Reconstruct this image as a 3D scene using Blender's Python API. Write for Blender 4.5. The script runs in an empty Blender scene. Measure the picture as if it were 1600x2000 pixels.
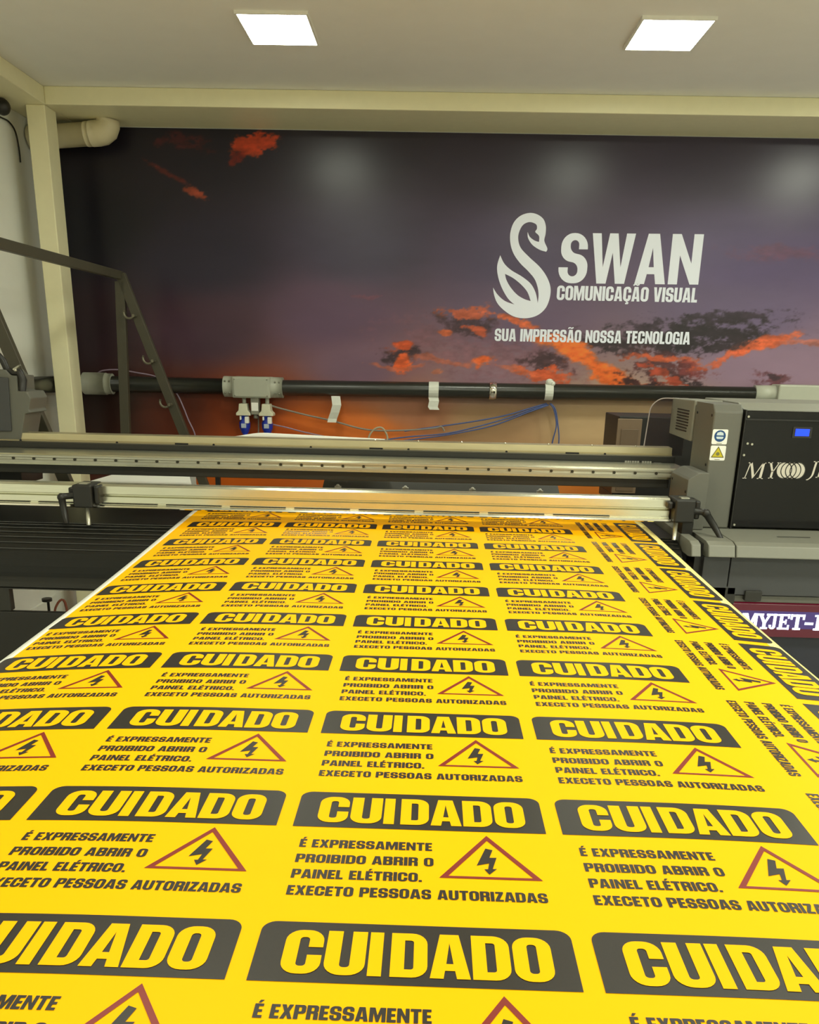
import bpy, bmesh, math, random
import numpy as np
from mathutils import Vector, Matrix
from mathutils.geometry import tessellate_polygon

random.seed(7)
S = bpy.context.scene
COL = S.collection

# ------------------------------------------------------------------ camera, light, exposure
F_PX = 1661.782                       # focal length for a 1600 px wide frame
CAM_Z = 1.44875
ROT = Matrix(((0.99944, -0.01909, -0.02765), (0.02666, 0.95141, 0.30677), (0.02045, -0.30734, 0.95138)))  # right, forward, up
cam = bpy.data.cameras.new('camera')
cam.sensor_fit = 'HORIZONTAL'; cam.sensor_width = 36.0
cam.lens = 36.0 * F_PX / 1600.0
cam.shift_y = 236.0 / 1600.0          # the photo is an off-centre crop: its optical axis lies below the middle
cam.clip_start = 0.02; cam.clip_end = 60
co = bpy.data.objects.new('camera', cam); COL.objects.link(co)
r_, f_, u_ = ROT.col[0], ROT.col[1], ROT.col[2]
m = Matrix(((r_[0], u_[0], -f_[0], 0), (r_[1], u_[1], -f_[1], 0), (r_[2], u_[2], -f_[2], CAM_Z), (0, 0, 0, 1)))
co.matrix_world = m
S.camera = co

S.view_settings.view_transform = 'Standard'
S.view_settings.look = 'None'
S.view_settings.gamma = 1.0
S.view_settings.use_curve_mapping = False
S.view_settings.exposure = -0.1

w = bpy.data.worlds.new('room_world'); S.world = w; w.use_nodes = True
w.node_tree.nodes['Background'].inputs[0].default_value = (0.9, 0.95, 0.8, 1)
w.node_tree.nodes['Background'].inputs[1].default_value = 0.02

LIGHT_COL = (0.97, 1.0, 0.83)
PANEL_STRENGTH = 38.0                 # the two LED panels in view
LAMP_WATTS = 21.0                     # default for unseen ceiling lamps, added to light the sheet and room
def unseen_lamp(x, y, watts=LAMP_WATTS):
    l = bpy.data.lights.new('unseen_lamp', 'AREA'); l.shape = 'RECTANGLE'; l.size = 0.26; l.size_y = 0.31
    l.energy = watts; l.color = LIGHT_COL
    o = bpy.data.objects.new('unseen_lamp', l); COL.objects.link(o); o.location = (x, y, 2.635)
for lx in (-0.62, 0.85):
    unseen_lamp(lx, 1.55, 18.0); unseen_lamp(lx, -0.7, 15.0)  # added to brighten the sheet; no such panels in view
for ly, wt in ((3.80, 20.0), (1.55, 34.0), (-0.7, 38.0)): unseen_lamp(2.33, ly, wt)  # far one follows a glow on the mural; others added to brighten the room

# ------------------------------------------------------------------ helpers
def at(px, py, Y):                    # the point at distance Y that is seen at this place of the 1600x2000 photograph
    d = ROT @ Vector(((px - 800) / F_PX, 1.0, -(py - 1236) / F_PX))
    return Vector((0, 0, CAM_Z)) + d * (Y / d.y)
def atx(px, py, X):
    d = ROT @ Vector(((px - 800) / F_PX, 1.0, -(py - 1236) / F_PX))
    return Vector((0, 0, CAM_Z)) + d * (X / d.x)
def pix(X, Y, Z):
    q = ROT.transposed() @ Vector((X, Y, Z - CAM_Z))
    return 800 + F_PX * q.x / q.y, 1236 - F_PX * q.z / q.y

def lin(c):
    return tuple(((v / 255) / 12.92 if v <= 10.3 else (((v / 255) + 0.055) / 1.055) ** 2.4) for v in c)

MATS = {}
def mat(name, rgb, rough=0.5, metal=0.0, spec=0.5, var=0.08, scale=30.0, stretch=(1, 1, 1), bump=0.0, emit=None, strength=0.0, alpha=1.0, coat=0.0):
    if name in MATS: return MATS[name]
    M = bpy.data.materials.new(name); M.use_nodes = True
    nt = M.node_tree; b = nt.nodes['Principled BSDF']
    c = lin(rgb)
    tc = nt.nodes.new('ShaderNodeTexCoord'); mp = nt.nodes.new('ShaderNodeMapping'); mp.inputs['Scale'].default_value = stretch
    nz = nt.nodes.new('ShaderNodeTexNoise'); nz.inputs['Scale'].default_value = scale; nz.inputs['Detail'].default_value = 4
    nt.links.new(tc.outputs['Object'], mp.inputs[0]); nt.links.new(mp.outputs[0], nz.inputs['Vector'])
    mx = nt.nodes.new('ShaderNodeMixRGB'); mx.blend_type = 'MIX'
    mx.inputs[1].default_value = (c[0] * (1 - var), c[1] * (1 - var), c[2] * (1 - var), 1)
    mx.inputs[2].default_value = (min(1, c[0] * (1 + var)), min(1, c[1] * (1 + var)), min(1, c[2] * (1 + var)), 1)
    nt.links.new(nz.outputs[0], mx.inputs[0]); nt.links.new(mx.outputs[0], b.inputs['Base Color'])
    b.inputs['Roughness'].default_value = rough; b.inputs['Metallic'].default_value = metal
    b.inputs['Specular IOR Level'].default_value = spec
    if coat: b.inputs['Coat Weight'].default_value = coat; b.inputs['Coat Roughness'].default_value = 0.08
    if bump:
        bp = nt.nodes.new('ShaderNodeBump'); bp.inputs['Strength'].default_value = bump; bp.inputs['Distance'].default_value = 0.002
        nt.links.new(nz.outputs[0], bp.inputs['Height']); nt.links.new(bp.outputs[0], b.inputs['Normal'])
    if emit:
        e = lin(emit); b.inputs['Emission Color'].default_value = (*e, 1); b.inputs['Emission Strength'].default_value = strength
    if alpha < 1: b.inputs['Alpha'].default_value = alpha
    MATS[name] = M
    return M

def origin_of(o):
    v = Vector((0, 0, 0))
    while o is not None: v += o.location; o = o.parent
    return v

def tag(o, label=None, cat=None, group=None, kind=None):
    if label: o['label'] = label
    if cat: o['category'] = cat
    if group: o['group'] = group
    if kind: o['kind'] = kind
    return o

def thing(name, loc, label, cat, group=None):
    o = bpy.data.objects.new(name, None); COL.objects.link(o); o.location = loc; o.empty_display_size = 0.05
    return tag(o, label, cat, group)

class MB:
    def __init__(s): s.v = []; s.f = []; s.m = []; s.smooth = []
    def add(s, vs, fs, mi=0, sm=False):
        n = len(s.v); s.v += [tuple(v) for v in vs]
        for f in fs: s.f.append(tuple(i + n for i in f)); s.m.append(mi); s.smooth.append(sm)
        return s
    def box(s, x0, x1, y0, y1, z0, z1, mi=0):
        v = [(x, y, z) for x in (x0, x1) for y in (y0, y1) for z in (z0, z1)]
        return s.add(v, [(0, 1, 3, 2), (4, 6, 7, 5), (0, 4, 5, 1), (2, 3, 7, 6), (0, 2, 6, 4), (1, 5, 7, 3)], mi)
    def extrude(s, poly, a, b, axis='x', mi=0, sm=False):
        # poly: 2-D outline; x -> (y,z), y -> (x,z), z -> (x,y)
        def p(q, t): return {'x': (t, q[0], q[1]), 'y': (q[0], t, q[1]), 'z': (q[0], q[1], t)}[axis]
        n = len(poly); v = [p(q, a) for q in poly] + [p(q, b) for q in poly]
        s.add(v, [(i, (i + 1) % n, n + (i + 1) % n, n + i) for i in range(n)], mi, sm)
        tri = tessellate_polygon([[Vector((q[0], q[1], 0)) for q in poly]])
        s.add(v, [tuple(t) for t in tri] + [tuple(n + i for i in t[::-1]) for t in tri], mi)
        return s
    def tube(s, path, r, n=10, mi=0, caps=True):
        path = [Vector(p) for p in path]; rs = r if isinstance(r, (list, tuple)) else [r] * len(path)
        v = []; f = []; up = None
        for i, p in enumerate(path):
            d = (path[min(i + 1, len(path) - 1)] - path[max(i - 1, 0)]).normalized()
            if up is None: up = Vector((0, 0, 1)) if abs(d.z) < 0.9 else Vector((1, 0, 0))
            a = d.cross(up).normalized(); up = a.cross(d).normalized()
            for k in range(n):
                t = 2 * math.pi * k / n
                v.append(p + a * (rs[i] * math.cos(t)) + up * (rs[i] * math.sin(t)))
        for i in range(len(path) - 1):
            for k in range(n):
                f.append((i * n + k, i * n + (k + 1) % n, (i + 1) * n + (k + 1) % n, (i + 1) * n + k))
        s.add(v, f, mi, True)
        if caps:
            s.add(v[:n], [tuple(range(n))], mi); s.add(v[-n:], [tuple(range(n))[::-1]], mi)
        return s
    def beam(s, p0, p1, wx, wy, mi=0, ax=(0, 1, 0)):   # square bar between two points
        p0 = Vector(p0); p1 = Vector(p1); d = (p1 - p0).normalized(); a = Vector(ax); a = (a - d * a.dot(d)).normalized(); b = d.cross(a)
        v = [p + b * (sx * wx / 2) + a * (sy * wy / 2) for p in (p0, p1) for sx, sy in ((-1, -1), (1, -1), (1, 1), (-1, 1))]
        return s.add(v, [(0, 1, 2, 3), (7, 6, 5, 4), (0, 4, 5, 1), (1, 5, 6, 2), (2, 6, 7, 3), (3, 7, 4, 0)], mi)
    def sphere(s, c, r, n=16, m=10, mi=0, sc=(1, 1, 1)):
        v = []; f = []
        for j in range(m + 1):
            th = math.pi * j / m
            for k in range(n):
                a = 2 * math.pi * k / n
                v.append((c[0] + r * sc[0] * math.sin(th) * math.cos(a), c[1] + r * sc[1] * math.sin(th) * math.sin(a), c[2] + r * sc[2] * math.cos(th)))
        for j in range(m):
            for k in range(n): f.append((j * n + k, j * n + (k + 1) % n, (j + 1) * n + (k + 1) % n, (j + 1) * n + k))
        return s.add(v, f, mi, True)
    def shape(s, loops, fn, mi=0):     # flat outline(s) with holes mapped to 3-D by fn(x, y)
        for outer, holes in loops:
            v, t = tess(outer, holes)
            s.add([fn(x, y) for x, y in v], t, mi)
        return s
    def build(s, name, mats, parent=None, bevel=0.0, seg=2, smooth=False):
        me = bpy.data.meshes.new(name)
        if parent is not None: org = origin_of(parent)
        else:
            a = np.array(s.v); org = Vector(((a[:, 0].min() + a[:, 0].max()) / 2, (a[:, 1].min() + a[:, 1].max()) / 2, a[:, 2].min()))
        me.from_pydata([(v[0] - org.x, v[1] - org.y, v[2] - org.z) for v in s.v], [], s.f)
        for mm in (mats if isinstance(mats, (list, tuple)) else [mats]): me.materials.append(mm)
        me.polygons.foreach_set('material_index', s.m)
        me.polygons.foreach_set('use_smooth', [bool(a or smooth) for a in s.smooth])
        me.validate(); me.update()
        bm = bmesh.new(); bm.from_mesh(me)
        bmesh.ops.remove_doubles(bm, verts=bm.verts, dist=1e-6)
        if bevel or smooth: bmesh.ops.recalc_face_normals(bm, faces=bm.faces)
        bm.to_mesh(me); bm.free()
        o = bpy.data.objects.new(name, me); COL.objects.link(o)
        if parent is not None: o.parent = parent
        else: o.location = org
        if bevel:
            b = o.modifiers.new('bevel', 'BEVEL'); b.width = bevel; b.segments = seg; b.limit_method = 'ANGLE'; b.angle_limit = math.radians(40)
        return o

# ------------------------------------------------------------------ lettering outlines
def rp(pts, seg=6):                   # outline with a corner radius per point
    out = []; n = len(pts)
    for i, p in enumerate(pts):
        r = p[2] if len(p) > 2 else 0
        P = Vector(p[:2])
        if r <= 0: out.append((P.x, P.y)); continue
        a = Vector(pts[i - 1][:2]) - P; b = Vector(pts[(i + 1) % n][:2]) - P
        ra = min(r, a.length * 0.5 if len(pts[i - 1]) > 2 else a.length * 0.98); rb = min(r, b.length * 0.5 if len(pts[(i + 1) % n]) > 2 else b.length * 0.98)
        rr = min(r, max(ra, 1e-6), max(rb, 1e-6)); A = P + a.normalized() * rr; B = P + b.normalized() * rr
        for k in range(seg + 1):
            t = math.pi / 2 * k / seg; q = P + (A - P) * (1 - math.sin(t)) + (B - P) * (1 - math.cos(t))
            out.append((q.x, q.y))
    return out

def glyphs():
    G = {}
    def g(ch, wd, *loops): G[ch] = (wd, loops)
    ring_o = [(0, 0, .25), (.6, 0, .25), (.6, 1, .25), (0, 1, .25)]
    slot = [(.225, .17, .06), (.375, .17, .06), (.375, .83, .06), (.225, .83, .06)]
    g('O', .6, (ring_o, [slot]))
    g('C', .6, ([(.6, .60), (.6, 1, .25), (0, 1, .25), (0, 0, .25), (.6, 0, .25), (.6, .42), (.375, .42), (.375, .17, .06), (.225, .17, .06), (.225, .83, .06), (.375, .83, .06), (.375, .60)], []))
    g('G', .6, ([(.6, .63), (.6, 1, .25), (0, 1, .25), (0, 0, .25), (.6, 0, .08), (.6, .5), (.31, .5), (.31, .35), (.375, .35), (.375, .17, .06), (.225, .17, .06), (.225, .83, .06), (.375, .83, .06), (.375, .63)], []))
    g('U', .6, ([(0, 1), (0, 0, .25), (.6, 0, .25), (.6, 1), (.375, 1), (.375, .17, .06), (.225, .17, .06), (.225, 1)], []))
    g('I', .225, ([(0, 0), (.225, 0), (.225, 1), (0, 1)], []))
    g('D', .6, ([(0, 0), (.6, 0, .25), (.6, 1, .25), (0, 1)], [[(.225, .17), (.375, .17, .05), (.375, .83, .05), (.225, .83)]]))
    g('A', .64, ([(0, 0), (.165, 1), (.475, 1), (.64, 0), (.425, 0), (.40, .17), (.24, .17), (.215, 0)], [[(.262, .32), (.378, .32), (.32, .80)]]))
    g('E', .46, ([(0, 0), (.46, 0), (.46, .19), (.225, .19), (.225, .41), (.42, .41), (.42, .59), (.225, .59), (.225, .81), (.45, .81), (.45, 1), (0, 1)], []))
    g('L', .45, ([(0, 0), (.45, 0), (.45, .19), (.225, .19), (.225, 1), (0, 1)], []))
    g('T', .54, ([(.16, 0), (.38, 0), (.38, .81), (.54, .81), (.54, 1), (0, 1), (0, .81), (.16, .81)], []))
    g('M', .82, ([(0, 0), (0, 1), (.28, 1), (.41, .45), (.54, 1), (.82, 1), (.82, 0), (.62, 0), (.62, .62), (.475, 0), (.345, 0), (.2, .62), (.2, 0)], []))
    g('N', .62, ([(0, 0), (0, 1), (.2, 1), (.42, .45), (.42, 1), (.62, 1), (.62, 0), (.43, 0), (.2, .57), (.2, 0)], []))
    g('P', .58, ([(0, 0), (.225, 0), (.225, .38), (.58, .38, .17), (.58, 1, .17), (0, 1)], [[(.225, .54), (.365, .54, .05), (.365, .84, .05), (.225, .84)]]))
    g('R', .59, ([(0, 0), (.225, 0), (.225, .42), (.36, .42, .05), (.36, 0), (.59, 0), (.585, .47, .05), (.52, .51), (.59, .56, .06), (.59, 1, .17), (0, 1)], [[(.225, .58), (.365, .58, .05), (.365, .84, .05), (.225, .84)]]))
    g('B', .6, ([(0, 0), (.6, 0, .16), (.6, .48, .08), (.54, .52), (.59, .56, .06), (.59, 1, .16), (0, 1)], [[(.225, .16), (.37, .16, .05), (.37, .43, .05), (.225, .43)], [(.225, .60), (.36, .60, .05), (.36, .84, .05), (.225, .84)]]))
    g('S', .59, ([(.575, .66), (.575, 1, .2), (0, 1, .25), (0, .47, .13), (.365, .39, .06), (.365, .16, .06), (.215, .16, .06), (.215, .36), (0, .36), (0, 0, .25), (.59, 0, .2), (.59, .53, .14), (.215, .62, .06), (.215, .84, .06), (.365, .84, .06), (.365, .66)], []))
    g('V', .62, ([(0, 1), (.22, 1), (.31, .32), (.40, 1), (.62, 1), (.46, 0), (.16, 0)], []))
    g('W', .92, ([(0, 1), (.2, 1), (.275, .4), (.36, 1), (.56, 1), (.645, .4), (.72, 1), (.92, 1), (.79, 0), (.54, 0), (.46, .55), (.38, 0), (.13, 0)], []))
    g('X', .62, ([(0, 0), (.22, 0), (.31, .29), (.4, 0), (.62, 0), (.44, .5), (.61, 1), (.39, 1), (.31, .72), (.23, 1), (.01, 1), (.18, .5)], []))
    g('Z', .5, ([(0, 0), (.5, 0), (.5, .19), (.25, .19), (.5, .83), (.5, 1), (.02, 1), (.02, .81), (.24, .81), (0, .17)], []))
    g('.', .2, ([(0, 0), (.2, 0), (.2, .2), (0, .2)], []))
    til = [(.06, 1.07), (.06, 1.16), (.2, 1.23, .05), (.40, 1.16, .05), (.46, 1.22), (.54, 1.22), (.54, 1.13), (.40, 1.06, .05), (.2, 1.14, .05), (.14, 1.07)]
    G['Ã'] = (.64, G['A'][1] + ((til, []),))
    G['Ç'] = (.6, G['C'][1] + (([(.24, .02), (.24, -.06), (.32, -.08), (.20, -.12), (.20, -.2), (.40, -.2), (.46, -.13), (.44, -.06), (.36, -.03), (.36, .02)], []),))
    G['É'] = (.46, G['E'][1] + (([(.14, 1.06), (.27, 1.06), (.42, 1.27), (.22, 1.27)], []),))
    G[' '] = (.27, ())
    return {k: (wd, [(rp(o), [rp(h) for h in hs]) for o, hs in lp]) for k, (wd, lp) in G.items()}
GLY = glyphs()

def slab_glyphs():                    # bold slab-serif letters of the lit sign
    G = {}
    def bars(*b): return [([(x0, y0), (x1, y0), (x1, y1), (x0, y1)], []) for x0, y0, x1, y1 in b]
    G['M'] = (.95, bars((0, 0, .34, .12), (.6, 0, .95, .12), (0, .88, .3, 1), (.66, .88, .95, 1)) + [([(.08, .05), (.24, .05), (.24, .95), (.08, .95)], []), ([(.70, .05), (.88, .05), (.88, .95), (.70, .95)], []), ([(.14, 1), (.32, 1), (.53, .3), (.44, .05)], []), ([(.66, 1), (.84, 1), (.53, .05), (.44, .05), (.44, .3)], [])])
    G['Y'] = (.85, bars((.22, 0, .64, .12), (0, .88, .36, 1), (.52, .88, .85, 1), (.34, 0, .53, .5)) + [([(.08, .95), (.28, .95), (.53, .4), (.34, .4)], []), ([(.62, .95), (.78, .95), (.53, .4), (.40, .4)], [])])
    G['J'] = (.55, bars((.15, .88, .55, 1)) + [(rp([(.26, 1), (.46, 1), (.46, 0, .2), (0, 0, .25), (0, .28), (.17, .28), (.17, .12, .05), (.26, .12, .05)]), [])])
    G['E'] = (.72, bars((0, 0, .72, .12), (0, .88, .70, 1), (.1, 0, .30, 1), (.1, .44, .5, .56), (.60, 0, .72, .3), (.58, .72, .70, 1), (.44, .34, .54, .66)))
    G['T'] = (.80, bars((.18, 0, .62, .12), (0, .86, .8, 1), (.30, 0, .50, 1), (0, .66, .12, 1), (.68, .66, .8, 1)))
    G['-'] = (.45, bars((0, .34, .45, .50)))
    G['I'] = (.42, bars((0, 0, .42, .12), (0, .88, .42, 1), (.11, 0, .31, 1)))
    G[' '] = (.3, [])
    return G
SLAB = slab_glyphs()

def thin_glyphs():                    # light serif capitals of the door logo
    G = {}
    def bars(*b): return [([(x0, y0), (x1, y0), (x1, y1), (x0, y1)], []) for x0, y0, x1, y1 in b]
    G['M'] = (1.0, bars((-.06, 0, .16, .05), (.74, 0, 1.08, .05), (.02, .95, .22, 1), (.80, .95, 1.0, 1)) + [([(.03, 0), (.08, 0), (.17, 1), (.11, 1)], []), ([(.11, 1), (.24, 1), (.54, .22), (.47, 0)], []), ([(.47, 0), (.54, .1), (.88, 1), (.81, 1)], []), ([(.81, 1), (.94, 1), (.99, 0), (.84, 0)], [])])
    G['Y'] = (.9, bars((.28, 0, .62, .05), (0, .95, .32, 1), (.62, .95, .92, 1)) + [([(.38, 0), (.52, 0), (.52, .46), (.38, .46)], []), ([(.08, 1), (.24, 1), (.52, .42), (.38, .42)], []), ([(.73, 1), (.80, 1), (.52, .42), (.45, .42)], [])])
    G['J'] = (.45, bars((.1, .95, .45, 1)) + [(rp([(.22, 1), (.35, 1), (.35, .05, .2), (.02, -.2, .1), (-.06, -.14), (.05, -.1), (.22, .05, .15)]), [])])
    G['E'] = (.7, bars((0, 0, .7, .05), (0, .95, .68, 1), (.1, 0, .24, 1), (.1, .48, .5, .53), (.64, 0, .7, .22), (.62, .8, .68, 1)))
    return G
THIN = thin_glyphs()

def dens(loop, L):
    out = []
    for i, p in enumerate(loop):
        q = loop[(i + 1) % len(loop)]; d = math.hypot(q[0] - p[0], q[1] - p[1]); n = max(1, int(math.ceil(d / L)))
        for k in range(n): out.append((p[0] + (q[0] - p[0]) * k / n, p[1] + (q[1] - p[1]) * k / n))
    return out
def tess(outer, holes):
    loops = [[Vector((x, y, 0)) for x, y in outer]] + [[Vector((x, y, 0)) for x, y in h] for h in holes]
    tri = tessellate_polygon(loops)
    return [(v.x, v.y) for l in loops for v in l], [tuple(t) for t in tri]
def text(s, x0, x1, y0, h, font=GLY, gap=.055, shear=0.0):   # loops of one line fitted between x0 and x1
    tot = sum(font[c][0] for c in s) + gap * (len(s) - 1); k = (x1 - x0) / tot; x = 0; out = []
    for c in s:
        wd, lp = font[c]
        for o, hs in lp:
            fx = lambda p: (x0 + (x + p[0] + shear * p[1]) * k, y0 + p[1] * h)
            out.append(([fx(p) for p in o], [[fx(p) for p in q] for q in hs]))
        x += wd + gap
    return out

# ------------------------------------------------------------------ materials
M_WALL = mat('painted wall', (238, 238, 230), .6, var=.03, scale=12, bump=.05)
M_CEIL = mat('ceiling plaster', (240, 240, 234), .7, var=.03, scale=8)
M_CREAM = mat('cream paint on steel', (242, 236, 196), .4, var=.04, scale=20)
M_FLOOR = mat('grey floor tile', (190, 190, 184), .35, var=.08, scale=5)
M_YELLOW = mat('yellow printed vinyl', (255, 183, 0), .5, spec=.08, var=.012, scale=3)
M_WHITE = mat('white vinyl', (240, 240, 232), .4, var=.02, scale=6)
M_PALE = mat('pale yellow vinyl edge', (255, 236, 150), .4, var=.02, scale=6)
M_INK = mat('black ink', (36, 32, 28), .40, spec=.42, var=.2, scale=300)
M_RED = mat('red ink', (124, 24, 6), .45, var=.06, scale=40)
M_ALU = mat('brushed aluminium', (226, 226, 206), .26, metal=.96, var=.10, scale=40, stretch=(.5, 8, 8))
M_ALU_D = mat('brass toned brushed aluminium', (190, 180, 146), .36, metal=.75, var=.22, scale=9, stretch=(.8, 4, 4))
M_STEEL = mat('ground steel rail', (190, 189, 174), .3, metal=.8, var=.12, scale=14, stretch=(.6, 5, 5))
M_CHROME = mat('polished lip', (228, 226, 214), .14, metal=1.0, var=.03)
M_BLACK = mat('black plastic', (26, 25, 22), .45, var=.12, scale=60)
M_BLACKG = mat('black lacquered steel', (17, 17, 15), .36, spec=.35, var=.3, scale=14, stretch=(.4, 9, 9))
M_DARK = mat('dark painted steel', (36, 35, 30), .5, var=.1, scale=30)
M_GREY = mat('grey powder coat', (94, 94, 86), .5, var=.04, scale=90, bump=.03)
M_GREY_L = mat('light grey powder coat', (120, 120, 109), .5, var=.04, scale=90, bump=.03)
M_GREY_D = mat('dark grey panel', (62, 63, 65), .5, var=.04, scale=90)
M_TRESTLE = mat('olive grey square tube', (68, 64, 50), .45, var=.1, scale=20)
M_PVC = mat('grey plastic fitting', (170, 172, 156), .45, var=.04, scale=40)
M_PVCW = mat('off white plastic pipe', (214, 204, 168), .4, var=.08, scale=14)
M_PIPE = mat('black conduit', (36, 37, 32), .28, spec=.6, var=.1, scale=20)
M_TAPE = mat('white tape', (214, 216, 206), .5, var=.08, scale=60, bump=.2)
M_BLUE = mat('blue plug plastic', (22, 50, 170), .35, var=.06)
M_CABLE_B = mat('blue cable', (74, 90, 140), .45, var=.08)
M_CABLE_G = mat('grey cable', (140, 132, 120), .5, var=.08)
M_CABLE_V = mat('pale violet cable', (150, 130, 150), .5, var=.06)
M_LEDPANEL = mat('led diffuser', (255, 255, 250), .4, emit=(251, 255, 234), strength=PANEL_STRENGTH)
M_ORANGE = mat('orange board', (190, 100, 30), .5, var=.15, scale=8)
M_GLASSD = mat('smoked glass door', (16, 15, 15), .10, spec=.35, var=.05)
M_LOGO = mat('silver logo film', (196, 190, 178), .4, var=.04)
M_SMALL = mat('small white print', (170, 168, 156), .5, var=.3, scale=900)

# ------------------------------------------------------------------ the room
XL, XR, YB, YF, ZC = -2.10, 3.3, 5.0, -2.4, 2.645
def struct(name, mb, m_, bevel=0): return tag(mb.build(name, m_, bevel=bevel), kind='structure')
struct('floor', MB().box(XL - .1, XR + .1, YF - .1, YB + .1, -.1, 0), M_FLOOR)
struct('wall_back', MB().box(XL - .1, XR + .1, YB, YB + .1, 0, ZC + .1), M_WALL)
struct('wall_left', MB().box(XL - .1, XL, YF, YB, 0, ZC + .1), M_WALL)
struct('wall_right', MB().box(XR, XR + .1, YF, YB, 0, ZC + .1), M_WALL)
struct('wall_front', MB().box(XL - .1, XR + .1, YF - .1, YF, 0, ZC + .1), M_WALL)
struct('ceiling', MB().box(XL, XR, YF, YB, ZC, ZC + .1), M_CEIL)
struct('baseboard_left', MB().box(XL, XL + .015, YF, YB, 0, .14), M_WALL)
struct('trim_1', MB().box(-1.89, XR, 4.6, YB, 2.567, ZC), M_CREAM, .004)         # bulkhead over the mural
struct('trim_2', MB().box(XL, -1.89, YF, YB, 2.567, ZC), M_CREAM, .004)           # bulkhead along the left wall
struct('trim_3', MB().box(-1.985, -1.893, 4.6, 4.73, 0, 2.567), M_CREAM, .004)    # post

# ------------------------------------------------------------------ ceiling lights
for i, (x, lab) in enumerate(((-.628, 'glowing square white ceiling light panel above the dark left half of the mural'),
                              (.858, 'glowing square white ceiling light panel above the swan logo'))):
    t = thing('ceiling_light', (x, 3.80, ZC), lab, 'ceiling light', 'square LED ceiling panels')
    w2, d2 = .128, .157
    fr = MB()
    fr.box(x - w2 - .008, x + w2 + .008, 3.8 - d2 - .008, 3.8 - d2, ZC - .012, ZC); fr.box(x - w2 - .008, x + w2 + .008, 3.8 + d2, 3.8 + d2 + .008, ZC - .012, ZC)
    fr.box(x - w2 - .008, x - w2, 3.8 - d2, 3.8 + d2, ZC - .012, ZC); fr.box(x + w2, x + w2 + .008, 3.8 - d2, 3.8 + d2, ZC - .012, ZC)
    fr.build('frame', mat('white lamp frame', (235, 235, 228), .4), t)
    MB().box(x - w2, x + w2, 3.8 - d2, 3.8 + d2, ZC - .009, ZC - .001).build('diffuser', M_LEDPANEL, t)

# ------------------------------------------------------------------ printed sheet
U = 0.30; ZS = 0.95
BW, PV = 0.939, 0.8241
def sm(t): t = min(1, max(0, t)); return t * t * (3 - 2 * t)
def droop(u, v):
    return sm((8.8 - v) / 5.5) * (-.0313 * max(0, 1.5887 - u) ** 2 - .0298 * max(0, u - 3.315) ** 2)
def sheet(u, v, lift=0.0): return ((u - 2.474) * U, (v + 1.9492) * U, ZS + droop(u, v) * U + lift)
def uL(v): return -.17 + .0323 * min(4.65, max(0, 7.4 - v))
def uR(v): return 4.818 - .0138 * min(4.0, max(0, 7.2 - v))
root = thing('printed_vinyl_sheet', sheet(2.474, 3.4), 'long yellow vinyl sheet printed with rows of black CUIDADO warning signs, feeding from the printer', 'printed sheet')
mb = MB(); NU, NV = 96, 60
V0, V1 = -.75, 7.9
cols = [0, .035, .05] + [.05 + (4.80 - .05) * k / NU for k in range(1, NU)] + [4.80, 4.83, 4.87]
def su(c, v):
    a, b = uL(v), uR(v); return a + (b - a) * c / 4.87
grid = []
for j in range(NV + 1):
    v = V0 + (V1 - V0) * j / NV
    grid.append([sheet(su(c, v), v) for c in cols])
n = len(cols); vs = [p for r in grid for p in r]
fs = [(j * n + i, j * n + i + 1, (j + 1) * n + i + 1, (j + 1) * n + i) for j in range(NV) for i in range(n - 1)]
mb.add(vs, fs, 0, True)
mb.m = [(1 if i < 2 else 2 if i >= n - 3 else 0) for j in range(NV) for i in range(n - 1)]
sh = mb.build('vinyl', [M_YELLOW, M_WHITE, M_PALE], root)
so = sh.modifiers.new('thickness', 'SOLIDIFY'); so.thickness = .0012; so.offset = -1

LET = []                              # the sign in its own coordinates, one unit = the column pitch
def prep(loops, L=.05): return [tess(dens(o, L), [dens(h, L) for h in hs]) for o, hs in loops]
T_HEAD = []
for ch, x0, x1 in (('C', .083, .197), ('U', .207, .325), ('I', .334, .374), ('D', .398, .505), ('A', .512, .628), ('D', .635, .746), ('O', .756, .870)):
    T_HEAD += text(ch, x0, x1, .032, .192)
T_HEAD = prep(T_HEAD)
T_MSG = text('É EXPRESSAMENTE', .044, .518, -.139, .052) + text('PROIBIDO ABRIR O', .044, .523, -.235, .052) + text('PAINEL ELÉTRICO.', .044, .484, -.328, .052) + text('EXECETO PESSOAS AUTORIZADAS', .044, .894, -.422, .052)
T_MSG = prep(T_MSG, .04)
T_TRI = prep([([(.542, -.300), (.891, -.300), (.7165, -.027)], [[(.573, -.287), (.860, -.287), (.7165, -.060)]])], .03)
T_BOLT = prep([([(.708, -.112), (.733, -.121), (.719, -.170), (.744, -.169), (.726, -.239), (.741, -.238), (.713, -.273), (.697, -.242), (.710, -.241), (.716, -.205), (.672, -.221)], [])], .03)
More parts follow.
